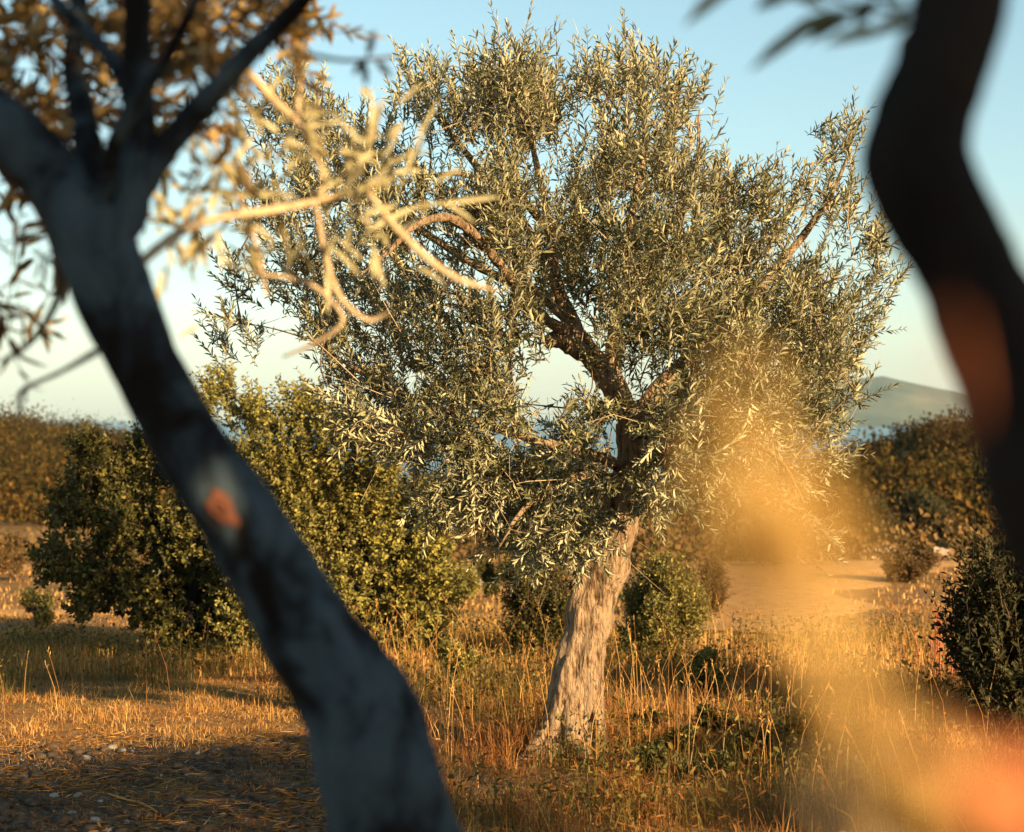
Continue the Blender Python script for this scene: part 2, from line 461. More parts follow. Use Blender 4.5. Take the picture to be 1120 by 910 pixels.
# ------------------------------------------------------------------ THE main olive tree
def main_olive():
    bx, by = P(622, 842, 9.0)[:2]
    root = empty('olive_tree', (bx, by, gz(bx, by)))
    tag(root, 'large silvery olive tree with leaning sunlit trunk standing in dry grass, in sharp focus', 'olive tree')
    T = -np.array([bx, by, gz(bx, by)])

    def loc(pts): return [np.asarray(p) + T for p in pts]
    skel = []
    b = Buf()
    tr = [P(612, 862, 9.0), P(622, 800, 9.0), P(634, 730, 9.02), P(648, 665, 9.04), P(662, 620, 9.04), P(680, 560, 9.02), P(693, 505, 9.0), P(696, 465, 8.98)]
    c, r = tube(b, loc(tr), [.165, .132, .113, .107, .104, .088, .08, .08], 44, 110, .24, .10, 3.1, nr=4)
    # root flares and a dead rib on the shaded side
    tube(b, loc([P(600, 866, 8.93), P(600, 820, 8.96), P(618, 740, 9.03), P(640, 650, 9.06)]), [.06, .045, .034, .015], 12, 40, .3, .1, 5)
    tube(b, loc([P(662, 850, 8.93), P(655, 810, 8.95), P(652, 740, 8.98), P(664, 660, 9.0)]), [.05, .04, .032, .012], 12, 36, .3, .1, 9)
    tube(b, loc([P(585, 850, 8.9), P(606, 828, 8.95), P(625, 790, 9)]), [.03, .05, .04], 10, 14, .3, .1, 2)
    for (ax_, ay_, r_) in [(.30, -.02, .06), (.12, -.26, .055), (-.22, -.16, .05), (-.20, .18, .05), (.22, .2, .05)]:
        f0 = P(616, 835, 9.0); f0[2] = 0
        tube(b, loc([f0 + np.array([ax_ * 1.15, ay_ * 1.15, -.05]), f0 + np.array([ax_ * .7, ay_ * .7, .03]), f0 + np.array([ax_ * .32, ay_ * .32, .13]), f0 + np.array([ax_ * .15 + .03, ay_ * .15, .34])]), [.02, r_ * .7, r_, r_ * .7], 10, 24, .35, .1, ax_ * 9)
    o = b.build('trunk', M_BARK, root)
    skel.append(c[60:] - T)
    limbs = [
        ([(694, 480, 9.0), (676, 432, 8.98), (655, 402, 8.96), (634, 372, 8.94), (622, 345, 8.93), (606, 300, 8.9), (600, 240, 8.9), (585, 170, 8.9), (566, 90, 8.9)], [.08, .07, .062, .062, .045, .034, .025, .016, .006]),
        ([(696, 472, 9.0), (716, 430, 9.05), (760, 385, 9.1), (815, 335, 9.15), (865, 275, 9.2), (905, 220, 9.2), (930, 165, 9.2)], [.075, .05, .04, .032, .025, .017, .006]),
        ([(672, 425, 9.02), (672, 360, 9.1), (690, 300, 9.15), (690, 240, 9.15), (705, 160, 9.15), (700, 80, 9.1)], [.05, .04, .033, .026, .018, .006]),
        ([(630, 365, 8.93), (600, 352, 8.75), (572, 322, 8.5), (545, 288, 8.2), (520, 258, 7.95), (490, 238, 7.8), (455, 246, 7.72), (425, 275, 7.7), (395, 300, 7.7)], [.04, .03, .026, .026, .025, .022, .018, .012, .005]),
        ([(692, 515, 8.98), (640, 495, 8.85), (575, 478, 8.75), (490, 450, 8.7), (400, 410, 8.7), (340, 370, 8.7)], [.04, .028, .023, .018, .013, .005]),
        ([(612, 315, 8.92), (570, 240, 9.2), (520, 180, 9.35), (480, 130, 9.4), (440, 80, 9.4)], [.034, .026, .02, .014, .005]),
        ([(655, 400, 8.97), (600, 330, 9.5), (520, 290, 9.8), (430, 230, 9.9), (350, 160, 9.9), (310, 110, 9.9)], [.04, .032, .026, .02, .013, .005]),
        ([(690, 520, 9.0), (740, 490, 8.8), (800, 480, 8.6), (850, 500, 8.5), (880, 550, 8.5)], [.04, .03, .022, .014, .005]),
        ([(715, 435, 9.05), (755, 420, 9.5), (800, 420, 9.8), (870, 410, 9.9), (930, 370, 9.9)], [.045, .034, .026, .017, .006]),
        ([(688, 530, 9.0), (650, 520, 8.75), (610, 530, 8.6), (570, 560, 8.5), (545, 600, 8.5)], [.035, .026, .02, .014, .005]),
        ([(690, 310, 9.15), (730, 250, 8.8), (760, 190, 8.7), (765, 120, 8.7)], [.03, .024, .016, .005]),
        ([(600, 250, 8.9), (560, 210, 8.5), (500, 190, 8.3), (440, 200, 8.25)], [.024, .019, .013, .005]),
    ]
    for i, (pp, rr) in enumerate(limbs):
        b = Buf(); pts = [P(*q) for q in pp]
        c, r = tube(b, loc(pts), [k * .82 for k in rr], 14, len(pp) * 8, .22, .07, i * 1.7, nr=3)
        b.build('branch', M_BARK, root); skel.append(c - T)
    # broken stub and hollow at the fork
    b = Buf(); tube(b, loc([P(640, 385, 8.93), P(612, 372, 8.85), P(598, 374, 8.8)]), [.05, .042, .03], 12, 14, .3, .12, 7)
    b.build('branch_stub', M_BARK, root); b = Buf()
    tube(b, loc([P(696, 470, 8.95), P(716, 462, 8.85), P(722, 452, 8.8)]), [.065, .06, .045], 12, 14, .35, .14, 8)
    b.build('branch_stub', M_BARK, root)
    skel = np.vstack(skel)
    cl = [(552, 85, 52), (500, 115, 58), (452, 95, 36), (600, 108, 38), (570, 140, 50), (655, 80, 30), (702, 82, 42), (742, 108, 34), (690, 150, 58),
          (740, 190, 52), (650, 190, 40), (790, 215, 40), (825, 205, 26), (850, 232, 34), (925, 160, 30), (912, 215, 38), (958, 262, 30), (820, 285, 56),
          (880, 315, 52), (940, 335, 40), (872, 390, 58), (800, 365, 60), (892, 450, 42), (932, 385, 24), (845, 450, 55), (560, 215, 50), (640, 260, 56),
          (700, 250, 52), (752, 275, 52), (582, 310, 42), (685, 335, 52), (745, 360, 55), (350, 130, 52), (312, 100, 36), (285, 128, 32), (400, 180, 56),
          (430, 250, 56), (340, 200, 56), (292, 222, 42), (256, 292, 32), (335, 290, 54), (400, 320, 62), (470, 330, 60), (535, 345, 46), (262, 350, 26),
          (345, 370, 40), (420, 395, 60), (492, 415, 52), (545, 440, 36), (625, 480, 40), (600, 540, 58), (540, 525, 58), (645, 575, 44), (580, 590, 50),
          (500, 480, 58), (450, 470, 50), (765, 470, 58), (808, 425, 52), (785, 530, 48), (850, 520, 50), (880, 585, 36), (905, 500, 30), (240, 368, 16), (480, 560, 36), (720, 545, 34), (640, 520, 36), (655, 610, 26),
          (560, 270, 40), (520, 240, 44), (470, 210, 40), (880, 190, 18), (965, 310, 18), (935, 430, 16), (905, 390, 30), (395, 455, 40), (370, 420, 30), (660, 450, 18), (730, 440, 34), (735, 500, 30), (830, 570, 36), (620, 215, 22)]
    gaps = [(596, 425, 30), (592, 175, 17), (485, 178, 20), (628, 345, 13), (650, 372, 10), (675, 482, 13), (838, 240, 12), (545, 478, 18), (730, 420, 12), (470, 285, 10), (610, 400, 20), (300, 395, 40), (840, 400, 8), (640, 150, 8), (770, 420, 10), (510, 300, 12), (880, 260, 14), (645, 110, 16), (870, 175, 20), (410, 110, 14)]
    clumps = []
    for (px, py, rp) in cl:
        rho = min(1, math.hypot((px - 615) / 390, (py - 330) / 330)); ext = 1.25 * math.sqrt(max(0.03, 1 - rho * rho))
        k = 3 if ext > .7 else 2
        for j in range(k):
            dy = (RNG.random() * 2 - 1) * ext
            d = 9.0 + dy
            q = P(px + RNG.normal(0, 6), py + RNG.normal(0, 6), d)
            clumps.append((*q, rp / F * d))
    for (px, py, d, rp) in [(838, 418, 8.4, 46), (795, 335, 8.4, 46), (832, 492, 8.4, 46), (815, 375, 8.2, 44), (845, 455, 8.2, 42), (790, 440, 8.5, 44), (780, 500, 8.55, 42), (760, 390, 8.6, 40), (735, 440, 8.7, 34),
                            (650, 592, 8.6, 30), (668, 535, 8.7, 22), (725, 510, 8.7, 30), (710, 555, 8.75, 22), (520, 560, 8.6, 46), (600, 580, 8.5, 46), (560, 555, 8.8, 50), (545, 600, 8.7, 36), (500, 530, 8.9, 46), (620, 615, 8.6, 30), (690, 400, 8.6, 26), (645, 385, 8.5, 24), (744, 345, 8.5, 36), (715, 330, 8.5, 30), (700, 300, 8.5, 34), (690, 365, 8.65, 26), (680, 290, 8.4, 34), (660, 330, 8.5, 26), (760, 430, 8.5, 34), (560, 400, 8.35, 32), (640, 440, 8.6, 24), (540, 412, 8.4, 36), (490, 398, 8.35, 38), (590, 355, 8.4, 26), (440, 440, 8.5, 40), (720, 380, 8.5, 30), (705, 440, 8.55, 26), (670, 460, 8.65, 20), (560, 470, 8.5, 36), (520, 500, 8.5, 40), (460, 510, 8.8, 36), (420, 470, 8.8, 36), (630, 300, 8.5, 34), (570, 330, 8.3, 36)]:
        clumps.append((*P(px, py, d), rp / F * d))
    b = Buf(); cen = P(640, 400, 9.0)
    S, D = [], []
    for (x, y, z, r) in clumps:
        n = max(3, int(round(1.0 * (r / .2) ** 2 * 22)))
        p = unit(RNG.normal(0, 1, (n, 3))) * (RNG.random((n, 1)) ** .5) * r
        q = np.array([x, y, z]) + p
        o = unit(np.array([x, y, z]) - cen)
        low = sstep(1.9, 1.2, q[:, 2:3])
        dd = unit(p) * .35 + o * .5 + np.array([0, 0, 1.0]) * (.75 - 1.0 * low) + RNG.normal(0, .38, (n, 3))
        S.append(q); D.append(unit(dd))
    S, D = np.vstack(S), np.vstack(D)
    ln = RNG.uniform(.13, .30, len(S)); st = S - D * ln[:, None] * .6
    mid = st + D * ln[:, None] * .6
    px = mid[:, 0] / mid[:, 1] * F + 560; py = 455 - (mid[:, 2] - CH) / mid[:, 1] * F
    ok = RNG.random(len(S)) > .28 * sstep(560, 440, px)
    for (gx, gy, gr) in gaps:                    # open gaps between the boughs
        ok &= ((px - gx) ** 2 + (py - gy) ** 2 > gr ** 2) | (RNG.random(len(S)) < .04)
    st, D, ln = st[ok], D[ok], ln[ok]
    link_branches(b, skel, clumps, .008, .0022, 1, 3)
    b2 = Buf(); b2.v, b2.f4, b2.f3, b2.m4, b2.m3, b2.n = b.v, b.f4, b.f3, b.m4, b.m3, b.n
    # dead bare twigs among the boughs
    k = RNG.choice(len(st), 420, replace=False); dl = RNG.uniform(.15, .4, 420)[:, None]; dd = unit(D[k] + RNG.normal(0, .7, (420, 3)))
    stems(b2, st[k], st[k] + dd * dl * .5 + RNG.normal(0, .02, (420, 3)), st[k] + dd * dl, .0026, .001, 2)
    shoots(b2, st, D, ln, 13, .051, .0108, .12, .12, mats=(0, 1), jit=.35)
    b2.v = [v + T.astype(np.float32) for v in b2.v]
    b2.build('crown', [M_OLIVE, M_OLTWIG, M_TWIG], root)
    print('main tree shoots', len(st))
    return root


main_olive()


# ------------------------------------------------------------------ near left olive
def local_build(buf, name, mats, root):
    T = np.array(root.location, np.float32)
    buf.v = [np.asarray(v, np.float32) - T for v in buf.v]
    return buf.build(name, mats, root)


def left_olive():
    root = empty('olive_tree', (.22, 2.35, gz(.22, 2.35)))
    tag(root, 'nearby olive tree on the left with a blurred bluish curved trunk', 'olive tree')
    d = 2.2
    b = Buf()
    pts = [np.array([.24, 2.4, -.05]), np.array([.12, 2.3, .45]), P(480, 1050, 2.25), P(432, 915, d), P(395, 790, d), P(345, 705, d), P(302, 635, d), P(258, 560, d), P(210, 490, d), P(175, 430, d), P(145, 365, d), P(116, 300, d), P(95, 240, d)]
    tube(b, pts, [.10, .085, .08, .077, .067, .058, .050, .046, .043, .042, .042, .044, .046], 36, 150, .13, .035, 4.4, nr=3)
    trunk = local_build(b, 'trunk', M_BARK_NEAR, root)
    # orange patch painted as the sun spot on the bark; follows the trunk's surface
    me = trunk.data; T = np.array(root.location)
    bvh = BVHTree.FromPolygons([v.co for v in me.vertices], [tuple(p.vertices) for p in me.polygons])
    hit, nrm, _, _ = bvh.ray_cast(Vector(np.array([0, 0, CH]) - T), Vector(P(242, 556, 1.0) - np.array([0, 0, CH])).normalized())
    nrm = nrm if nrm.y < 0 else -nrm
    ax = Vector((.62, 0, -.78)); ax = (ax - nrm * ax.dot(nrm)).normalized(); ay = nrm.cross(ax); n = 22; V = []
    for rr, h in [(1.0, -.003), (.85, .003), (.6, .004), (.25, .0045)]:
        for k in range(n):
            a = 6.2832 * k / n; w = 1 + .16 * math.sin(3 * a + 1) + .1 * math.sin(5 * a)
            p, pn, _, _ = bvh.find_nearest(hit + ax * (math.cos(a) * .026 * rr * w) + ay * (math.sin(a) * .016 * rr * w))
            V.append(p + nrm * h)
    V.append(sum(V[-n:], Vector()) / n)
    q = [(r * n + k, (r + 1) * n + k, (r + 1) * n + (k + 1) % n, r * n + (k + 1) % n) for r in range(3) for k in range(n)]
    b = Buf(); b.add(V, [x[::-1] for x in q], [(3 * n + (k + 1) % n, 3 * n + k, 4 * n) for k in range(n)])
    b.build('sun_spot', M_SUNSPOT, root)
    limbs = [([(105, 265, d), (70, 210, 2.2), (20, 150, 2.2), (-60, 95, 2.2), (-180, 20, 2.25), (-300, -150, 2.3)], [.05, .043, .042, .04, .033, .02]),
             ([(112, 275, d), (140, 215, 2.2), (152, 130, 2.2), (150, 40, 2.2), (152, -80, 2.2), (175, -260, 2.2)], [.046, .032, .024, .021, .019, .012]),
             ([(138, 225, 2.2), (175, 170, 2.2), (225, 110, 2.18), (275, 55, 2.16), (325, 5, 2.14), (400, -100, 2.1)], [.025, .02, .018, .015, .013, .009]),
             ([(90, 230, 2.22), (95, 150, 2.3), (80, 60, 2.4), (95, -60, 2.45)], [.03, .02, .016, .01]),
             ([(104, 262, 2.21), (128, 150, 2.13), (190, 50, 2.05), (230, -40, 2.0)], [.016, .011, .009, .006]),
             ([(150, 120, 2.2), (118, 60, 2.28), (60, 0, 2.3), (20, -60, 2.3)], [.014, .011, .009, .006])]
    for i, (pp, rr) in enumerate(limbs):
        b = Buf(); tube(b, [P(*q) for q in pp], [k * .84 for k in rr], 14, len(pp) * 8, .2, .04, 2.2 * i, nr=3)
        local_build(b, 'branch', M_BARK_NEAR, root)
    # sunlit pale twig reaching into the middle, with leaves
    tw = [([(150, 290, 2.22), (200, 252, 2.5), (250, 236, 2.7), (320, 226, 2.8), (400, 206, 2.9)], [.011, .0105, .010, .0095, .009]),
          ([(400, 206, 2.85), (425, 240, 2.85), (462, 278, 2.87), (500, 305, 2.89), (545, 318, 2.90)], [.0075, .0085, .0095, .009, .005]),
          ([(345, 222, 2.83), (356, 280, 2.85), (372, 325, 2.85), (402, 350, 2.87), (425, 342, 2.87)], [.006, .0075, .0075, .006, .004]),
          ([(272, 80, 2.75), (300, 110, 2.77), (332, 142, 2.81), (352, 190, 2.83), (350, 222, 2.83)], [.011, .0105, .008, .006, .006]),
          ([(232, 150, 2.75), (252, 195, 2.78), (272, 240, 2.81), (282, 280, 2.85), (292, 325, 2.85)], [.005, .005, .005, .006, .006]),
          ([(285, 300, 2.85), (320, 305, 2.85), (350, 318, 2.85), (375, 350, 2.85), (345, 375, 2.87), (310, 390, 2.89)], [.004, .005, .005, .005, .006, .006]),
          ([(332, 142, 2.81), (326, 110, 2.81), (335, 72, 2.81)], [.007, .007, .004])]
    for pp, rr in tw:
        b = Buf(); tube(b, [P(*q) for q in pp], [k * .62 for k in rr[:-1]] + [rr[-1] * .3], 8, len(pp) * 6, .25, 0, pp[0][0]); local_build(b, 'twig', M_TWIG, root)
    b = Buf()
    tips = [(175, 240, 2.75, 40, -30), (195, 215, 2.75, 30, -35), (215, 255, 2.78, 10, 40), (180, 275, 2.75, -25, 45), (240, 210, 2.80, 30, -40), (262, 175, 2.79, 20, -50), (255, 250, 2.81, 40, 20),
            (300, 205, 2.81, -20, -45), (310, 180, 2.81, 20, -45), (340, 190, 2.83, 30, -25), (350, 240, 2.85, 15, 50), (375, 195, 2.85, 20, -40), (385, 225, 2.85, -30, 30), (410, 190, 2.85, 45, -35),
            (420, 170, 2.85, 40, -50), (430, 205, 2.87, 45, 20), (395, 240, 2.87, 10, 45), (405, 175, 2.83, -10, -50), (200, 235, 2.73, -30, 40), (165, 225, 2.73, 0, 60), (230, 185, 2.75, -20, 40), (330, 150, 2.81, 40, -20), (345, 140, 2.81, 50, 5), (285, 215, 2.75, -40, 10),
            (188, 205, 2.70, -40, -30), (208, 225, 2.70, -40, 10), (222, 240, 2.75, -10, 50)]
    st = np.array([P(a, c, e) for a, c, e, _, _ in tips]); en = np.array([P(a + f, c + g, e + RNG.normal(0, .02)) for a, c, e, f, g in tips])
    for k in range(9):
        n = len(tips); jd = (en - st) * .75 + RNG.normal(0, .03, (n, 3))
        leaves(b, st + RNG.normal(0, .036, (n, 3)), jd, RNG.normal(0, .6, (n, 3)) + np.array([.5, -.6, .5]), np.linalg.norm(jd, axis=1) * RNG.uniform(.6, 1.1, n), RNG.uniform(.007, .012, n))
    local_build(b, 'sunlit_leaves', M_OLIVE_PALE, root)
    # small fine twigs
    for pp, rr in (([(330, 58, 2.14), (380, 66, 2.2), (432, 62, 2.25)], [.003, .0025, .002]), ([(0, 398, 2.3), (35, 372, 2.3), (58, 338, 2.3), (66, 300, 2.3), (40, 225, 2.3), (-30, 150, 2.25)], [.003, .0045, .005, .006, .007, .01]),
                   ([(105, 385, 2.2), (70, 405, 2.4), (24, 428, 2.6), (22, 450, 2.62)], [.005, .0035, .0035, .0035])):
        b = Buf(); tube(b, [P(*q) for q in pp], rr, 6, len(pp) * 6, .2, 0, 1); local_build(b, 'twig', M_DARKTWIG, root)
    # crown: the part in view and the part above the frame
    b = Buf(); S, D = [], []
    boxes = [(-80, 330, -40, 50, 120), (-60, 250, 40, 140, 66), (-60, 130, 110, 210, 26), (180, 320, 0, 60, 26), (-60, 50, 215, 345, 20), (-300, 250, -330, -60, 240), (-40, 60, 0, 130, 20)]
    for (x0, x1, y0, y1, n) in boxes:
        px = RNG.uniform(x0, x1, n); py = RNG.uniform(y0, y1, n); dd = RNG.uniform(2.3, 3.6, n)
        q = np.stack([(px - 560) / F * dd, dd, CH - (py - 455) / F * dd], 1)
        S.append(q); D.append(RNG.normal(0, .6, (n, 3)) + np.array([.15, 0, -.15 if y0 > 0 else .2]))
    S, D = np.vstack(S), np.vstack(D)
    shoots(b, S, D, RNG.uniform(.07, .16, len(S)), 5, .052, .012, .05, .15, stem_r=.0018, mats=(0, 1), jit=.6)
    leaves(b, [P(402, 64, 2.2), P(404, 62, 2.2), P(398, 66, 2.2), P(410, 65, 2.2)], [P(410, 30, 2.2) - P(402, 64, 2.2), P(384, 82, 2.2) - P(404, 62, 2.2), P(400, 90, 2.2) - P(398, 66, 2.2), P(432, 88, 2.2) - P(410, 65, 2.2)], [(0, -1, .2)] * 4, [.036, .03, .03, .03], [.009] * 4)
    local_build(b, 'crown', [M_OLIVE_GOLD, M_DARKTWIG], root)
    return root


left_olive()


# ------------------------------------------------------------------ near right olive
def right_olive():
    root = empty('olive_tree', (.49, 1.2, gz(.49, 1.2)))
    tag(root, 'nearest olive tree on the right with a dark bent blurred trunk', 'olive tree')
    d = 1.15
    b = Buf()
    pts = [np.array([.49, 1.2, -.05]), np.array([.46, 1.18, .5]), np.array([.41, 1.16, 1.0]), P(1255, 720, d), P(1205, 600, d), P(1157, 500, d), P(1110, 400, d), P(1066, 310, d), P(1030, 240, d), P(1006, 180, d), P(1010, 130, d), P(1028, 80, d), P(1046, 20, d), P(1052, -60, d), P(1040, -180, d), P(1060, -330, d)]
    tube(b, pts, [k * .8 for k in (.075, .068, .064, .064, .062, .056, .045, .041, .041, .041, .038, .036, .035, .033, .028, .02)], 26, 130, .14, .03, 2.0, nr=3)
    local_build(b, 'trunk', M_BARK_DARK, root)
    limbs = [([(1040, -170, d), (1000, -320, 1.15), (900, -480, 1.15), (800, -600, 1.15)], [.02, .015, .01, .006]),
             ([(1045, -220, d), (1130, -380, 1.2), (1250, -560, 1.25)], [.02, .015, .008])]
    for i, (pp, rr) in enumerate(limbs):
        b = Buf(); tube(b, [P(*q) for q in pp], rr, 12, 30, .2, .04, i); local_build(b, 'branch', M_BARK_DARK, root)
    # a low shoot that springs from the trunk and hangs close to the lens
    b = Buf(); lo = [np.array([.37, 1.13, 1.2]), np.array([.32, .85, 1.2]), np.array([.21, .58, 1.34]), np.array([.13, .40, 1.43]), np.array([.05, .31, 1.54])]
    tube(b, lo, [.008, .006, .004, .003, .0018], 8, 30, .15, 0, 3); local_build(b, 'twig', M_TWIG, root)
    def close_leaves(name, mat, rows, reps, w=.013, nrm=(.55, -.7, .35), seed=0):
        g = np.random.default_rng(40 + seed); b = Buf()
        st = np.array([P(a, c, e) for a, c, e, _, _ in rows]); en = np.array([P(a + f, c + g_, e) for a, c, e, f, g_ in rows]); n = len(rows)
        for k in range(reps):
            leaves(b, st + g.normal(0, .0035, (n, 3)), en - st + g.normal(0, .003, (n, 3)), g.normal(0, .06, (n, 3)) + np.array(nrm), np.linalg.norm(en - st, axis=1) * .95, g.uniform(.85, 1.1, n) * w)
        local_build(b, name, mat, root)
    close_leaves('yellowed_leaves', M_YELLOWED, [(870, 670, .28, -20, -130), (845, 660, .28, 15, -120), (890, 690, .28, -30, -120), (855, 640, .27, 5, -110), (835, 620, .29, 10, -110), (872, 630, .27, -5, -110), (838, 560, .29, -12, -90), (860, 660, .28, 0, -130),
                  (905, 740, .28, -30, -110), (940, 810, .28, -40, -100), (985, 880, .28, -50, -100), (1050, 905, .27, -60, -40), (1010, 900, .28, -30, -60)], 2, .0078, seed=1)
    close_leaves('yellowed_leaf', M_YELLOWED, [(812, 480, .29, -14, -70), (880, 600, .28, -5, -90)], 1, .006, seed=2)
    close_leaves('rusty_leaves', M_RUSTY, [(1160, 905, .29, -140, -14), (1130, 940, .29, -50, -110), (1190, 860, .29, -90, 60), (1110, 930, .28, -40, -100)], 3, .009, seed=3)
    close_leaves('rusty_leaf', M_RUSTY, [(1020, 470, .30, -26, -130)], 1, .0013, seed=4)
    close_leaves('green_leaf', M_DARKSHRUB, [(770, 890, .30, 100, -30)], 1, .009, (-.4, -.8, .1), seed=5)
    # dark leaves at the top against the sky
    b = Buf(); dk = [(1000, 22, 1.4, -50, 14), (920, 6, 1.5, -104, 66), (975, 34, 1.45, -75, 10), (905, 12, 1.5, -50, -24), (825, -34, 1.5, -80, 58), (990, 8, 1.45, -50, -26), (870, -6, 1.5, -46, 14), (958, -2, 1.45, -24, 30), (1010, 30, 1.35, -30, 30), (940, 10, 1.5, -60, 34)]
    st = np.array([P(a, c, e) for a, c, e, _, _ in dk]); en = np.array([P(a + f, c + g, e) for a, c, e, f, g in dk])
    leaves(b, st, en - st, np.tile([.1, -.8, .5], (len(dk), 1)), np.linalg.norm(en - st, axis=1), np.full(len(dk), .0145))
    tube(b, [P(1040, 5, d), P(985, 12, 1.35), P(930, 4, 1.5), P(840, -34, 1.5)], [.004, .003, .0025, .002], 6, 20, 0, 0, 0, 1)
    n = 200
    px = RNG.uniform(700, 1400, n); py = RNG.uniform(-850, -480, n); dd = RNG.uniform(1.1, 1.9, n)
    S = np.stack([(px - 560) / F * dd, dd, CH - (py - 455) / F * dd], 1)
    shoots(b, S, RNG.normal(0, .6, (n, 3)), RNG.uniform(.08, .18, n), 6, .055, .012, .05, .15, stem_r=.0018, mats=(0, 1), jit=.6)
    local_build(b, 'crown', [M_OLIVE, M_DARKTWIG], root)
    return root


right_olive()


# ------------------------------------------------------------------ unseen trees and shrub added to throw the shade
def UVW(u, w, v):
    """point from sun coordinates: u across, w toward the sun (level), v height seen along the sun"""
    ce, se = math.cos(SUN_EL), math.sin(SUN_EL)
    return np.array([(u + w) * .7071, (u - w) * .7071, (v + w * se) / ce])


def shade_trees():
    g = gz(2.3, -.7)
    root = empty('olive_tree', (2.35, -.75, g)); tag(root, 'twin-stemmed olive tree added behind the viewer to shade the near trunks', 'olive tree')
    b = Buf()
    def st(us, vs, w): return [UVW(u, w, v) for u, v in zip(us, vs)]
    tube(b, st([1.08, 1.08, 1.08, 1.08, 1.075, 1.08, 1.08, 1.07, 1.04, .96], [-.65, .6, 1.4, 1.79, 1.92, 2.05, 2.3, 2.55, 2.75, 2.95], 2.1), [.3, .26, .23, .23, .188, .23, .22, .20, .17, .12], 24, 90, .03, .02, 1)
    tube(b, st([1.45, 1.42, 1.41, 1.41, 1.44, 1.405, 1.40, 1.38, 1.38], [-.65, .6, 1.4, 1.79, 1.92, 2.05, 2.2, 2.38, 2.5], 2.25), [.2, .15, .12, .125, .144, .12, .11, .08, .05], 24, 90, .03, .02, 2)  # stems shaped to block the sun, parted to pass one sun spot
    local_build(b, 'trunk', M_BARK, root)
    b = Buf(); cl = [(*UVW(u, w, v), r) for u, w, v, r in [(.75, 2.1, 3.3, .35), (.5, 2.3, 3.3, .4), (.8, 2.0, 3.7, .35), (.4, 2.0, 3.0, .3), (.6, 1.9, 3.8, .45), (.3, 2.3, 3.5, .35)]]
    clump_crown(b, cl, 420, .055, .012, 9, .22, np.array([2.3, -.7, 2.5]), mats=(0, 1))
    local_build(b, 'crown', [M_OLIVE, M_DARKTWIG], root)
    # a broad unseen olive, crown shaped to shade the near ground at the left
    c0 = UVW(4.5, 5, 0); x, y = c0[:2]
    root = empty('olive_tree', (x, y, gz(x, y))); tag(root, 'low spreading olive tree added out of view to shade the near left ground', 'olive tree')
    b = Buf(); tube(b, [(x, y, -.05), (x + .1, y, .7), (x, y + .1, 1.6), (x, y, 2.6)], [.2, .15, .13, .05], 16, 24, .15, .05, 3); local_build(b, 'trunk', M_BARK, root)
    b = Buf(); cl = []
    for u in np.arange(2.6, 6.3, .32):
        top = 2.33 + (4.87 - u) * .275
        for v in np.arange(.1 if u < 5.2 else 1.85, top - .2, .36):
            cl.append((*UVW(u, 5 + RNG.normal(0, .35), v), .27))
    clump_crown(b, cl, 6000, .06, .016, 9, .22, np.array([x, y, 1.5]), mats=(0, 1))
    local_build(b, 'crown', [M_OLIVE, M_DARKTWIG], root)
    c0 = UVW(7.4, 2.2, 0); x, y = c0[:2]
    root = empty('shrub', (x, y, gz(x, y))); tag(root, 'dense leafy shrub added out of view to shade the field', 'shrub')  # unseen shrub, its top outline shaped to shade the grass
    b = Buf(); cl = []
    for u in np.arange(5.7, 9.7, .26):
        top = float(np.interp(u, [5.7, 6.55, 6.7, 6.9, 7.6, 7.95, 8.05, 8.25, 8.35, 9.7], [1.4, 1.42, 1.6, 1.98, 1.9, 1.8, .9, .9, 2.3, 2.35]))
        for v in np.arange(.0, top - .2, .30):
            cl.append((*UVW(u, 2.2 + RNG.normal(0, .25), v), .2))
    for (cx, cy, cz, _) in cl[::6]:
        tube(b, [(x, y, 0), ((x + cx) / 2, (y + cy) / 2, cz * .6), (cx, cy, cz)], [.03, .02, .008], 6, 9, .1, 0, 1, 1)
    clump_crown(b, cl, 11000, .05, .018, 8, .16, np.array([x, y, 1.0]), mats=(0, 1))
    local_build(b, 'foliage', [M_CAROB, M_DARKTWIG], root)


shade_trees()


# ------------------------------------------------------------------ broad-leaved bushy trees behind
def bushy_tree(name, label, px, d, cl, n, L, W, mat, nodes=8, length=.17, group=None, cat='tree', trunks=3, base_py=None, up=.35, stump=.045):
    x = (px - 560) / F * d; z0 = gz(x, d)
    root = empty(name, (x, d, z0)); tag(root, label, cat, group)
    clumps = []
    for (cx, cy, r) in cl:
        for k in range(2):
            dd = d + RNG.normal(0, .35) * min(1.0, 90 / F * d)
            q = P(cx, cy, dd); clumps.append((*q, r / F * dd))
    b = Buf(); cen = np.array([x, d, np.mean([c[2] for c in clumps])])
    sk = []
    for t in range(trunks):
        a = RNG.uniform(0, 6.28); h = cen[2] - z0
        pts = [np.array([x + .05 * math.cos(a), d + .05 * math.sin(a), z0 - .05]), np.array([x + .16 * h * math.cos(a), d + .1 * h * math.sin(a), z0 + .45 * h]), np.array([x + .35 * h * math.cos(a + .4), d + .2 * h * math.sin(a), z0 + h]), np.array([x + .4 * h * math.cos(a), d + .2 * h * math.sin(a), z0 + 1.4 * h])]
        c, r = tube(b, pts, [stump, stump * .75, stump * .5, stump * .2], 9, 22, .2, .05, t + px); sk.append(c)
    local_build(b, 'trunk', M_BARK_DARK, root)
    b = Buf()
    link_branches(b, np.vstack(sk), clumps, .012, .004, 1, 2, 4)
    clump_crown(b, clumps, n, L, W, nodes, length, cen, up=up, mats=(0, 1), drop=.1, stem_r=.002, a0=70, a1=40, jit=.5)
    local_build(b, 'crown', [mat, M_DARKTWIG], root)
    return root


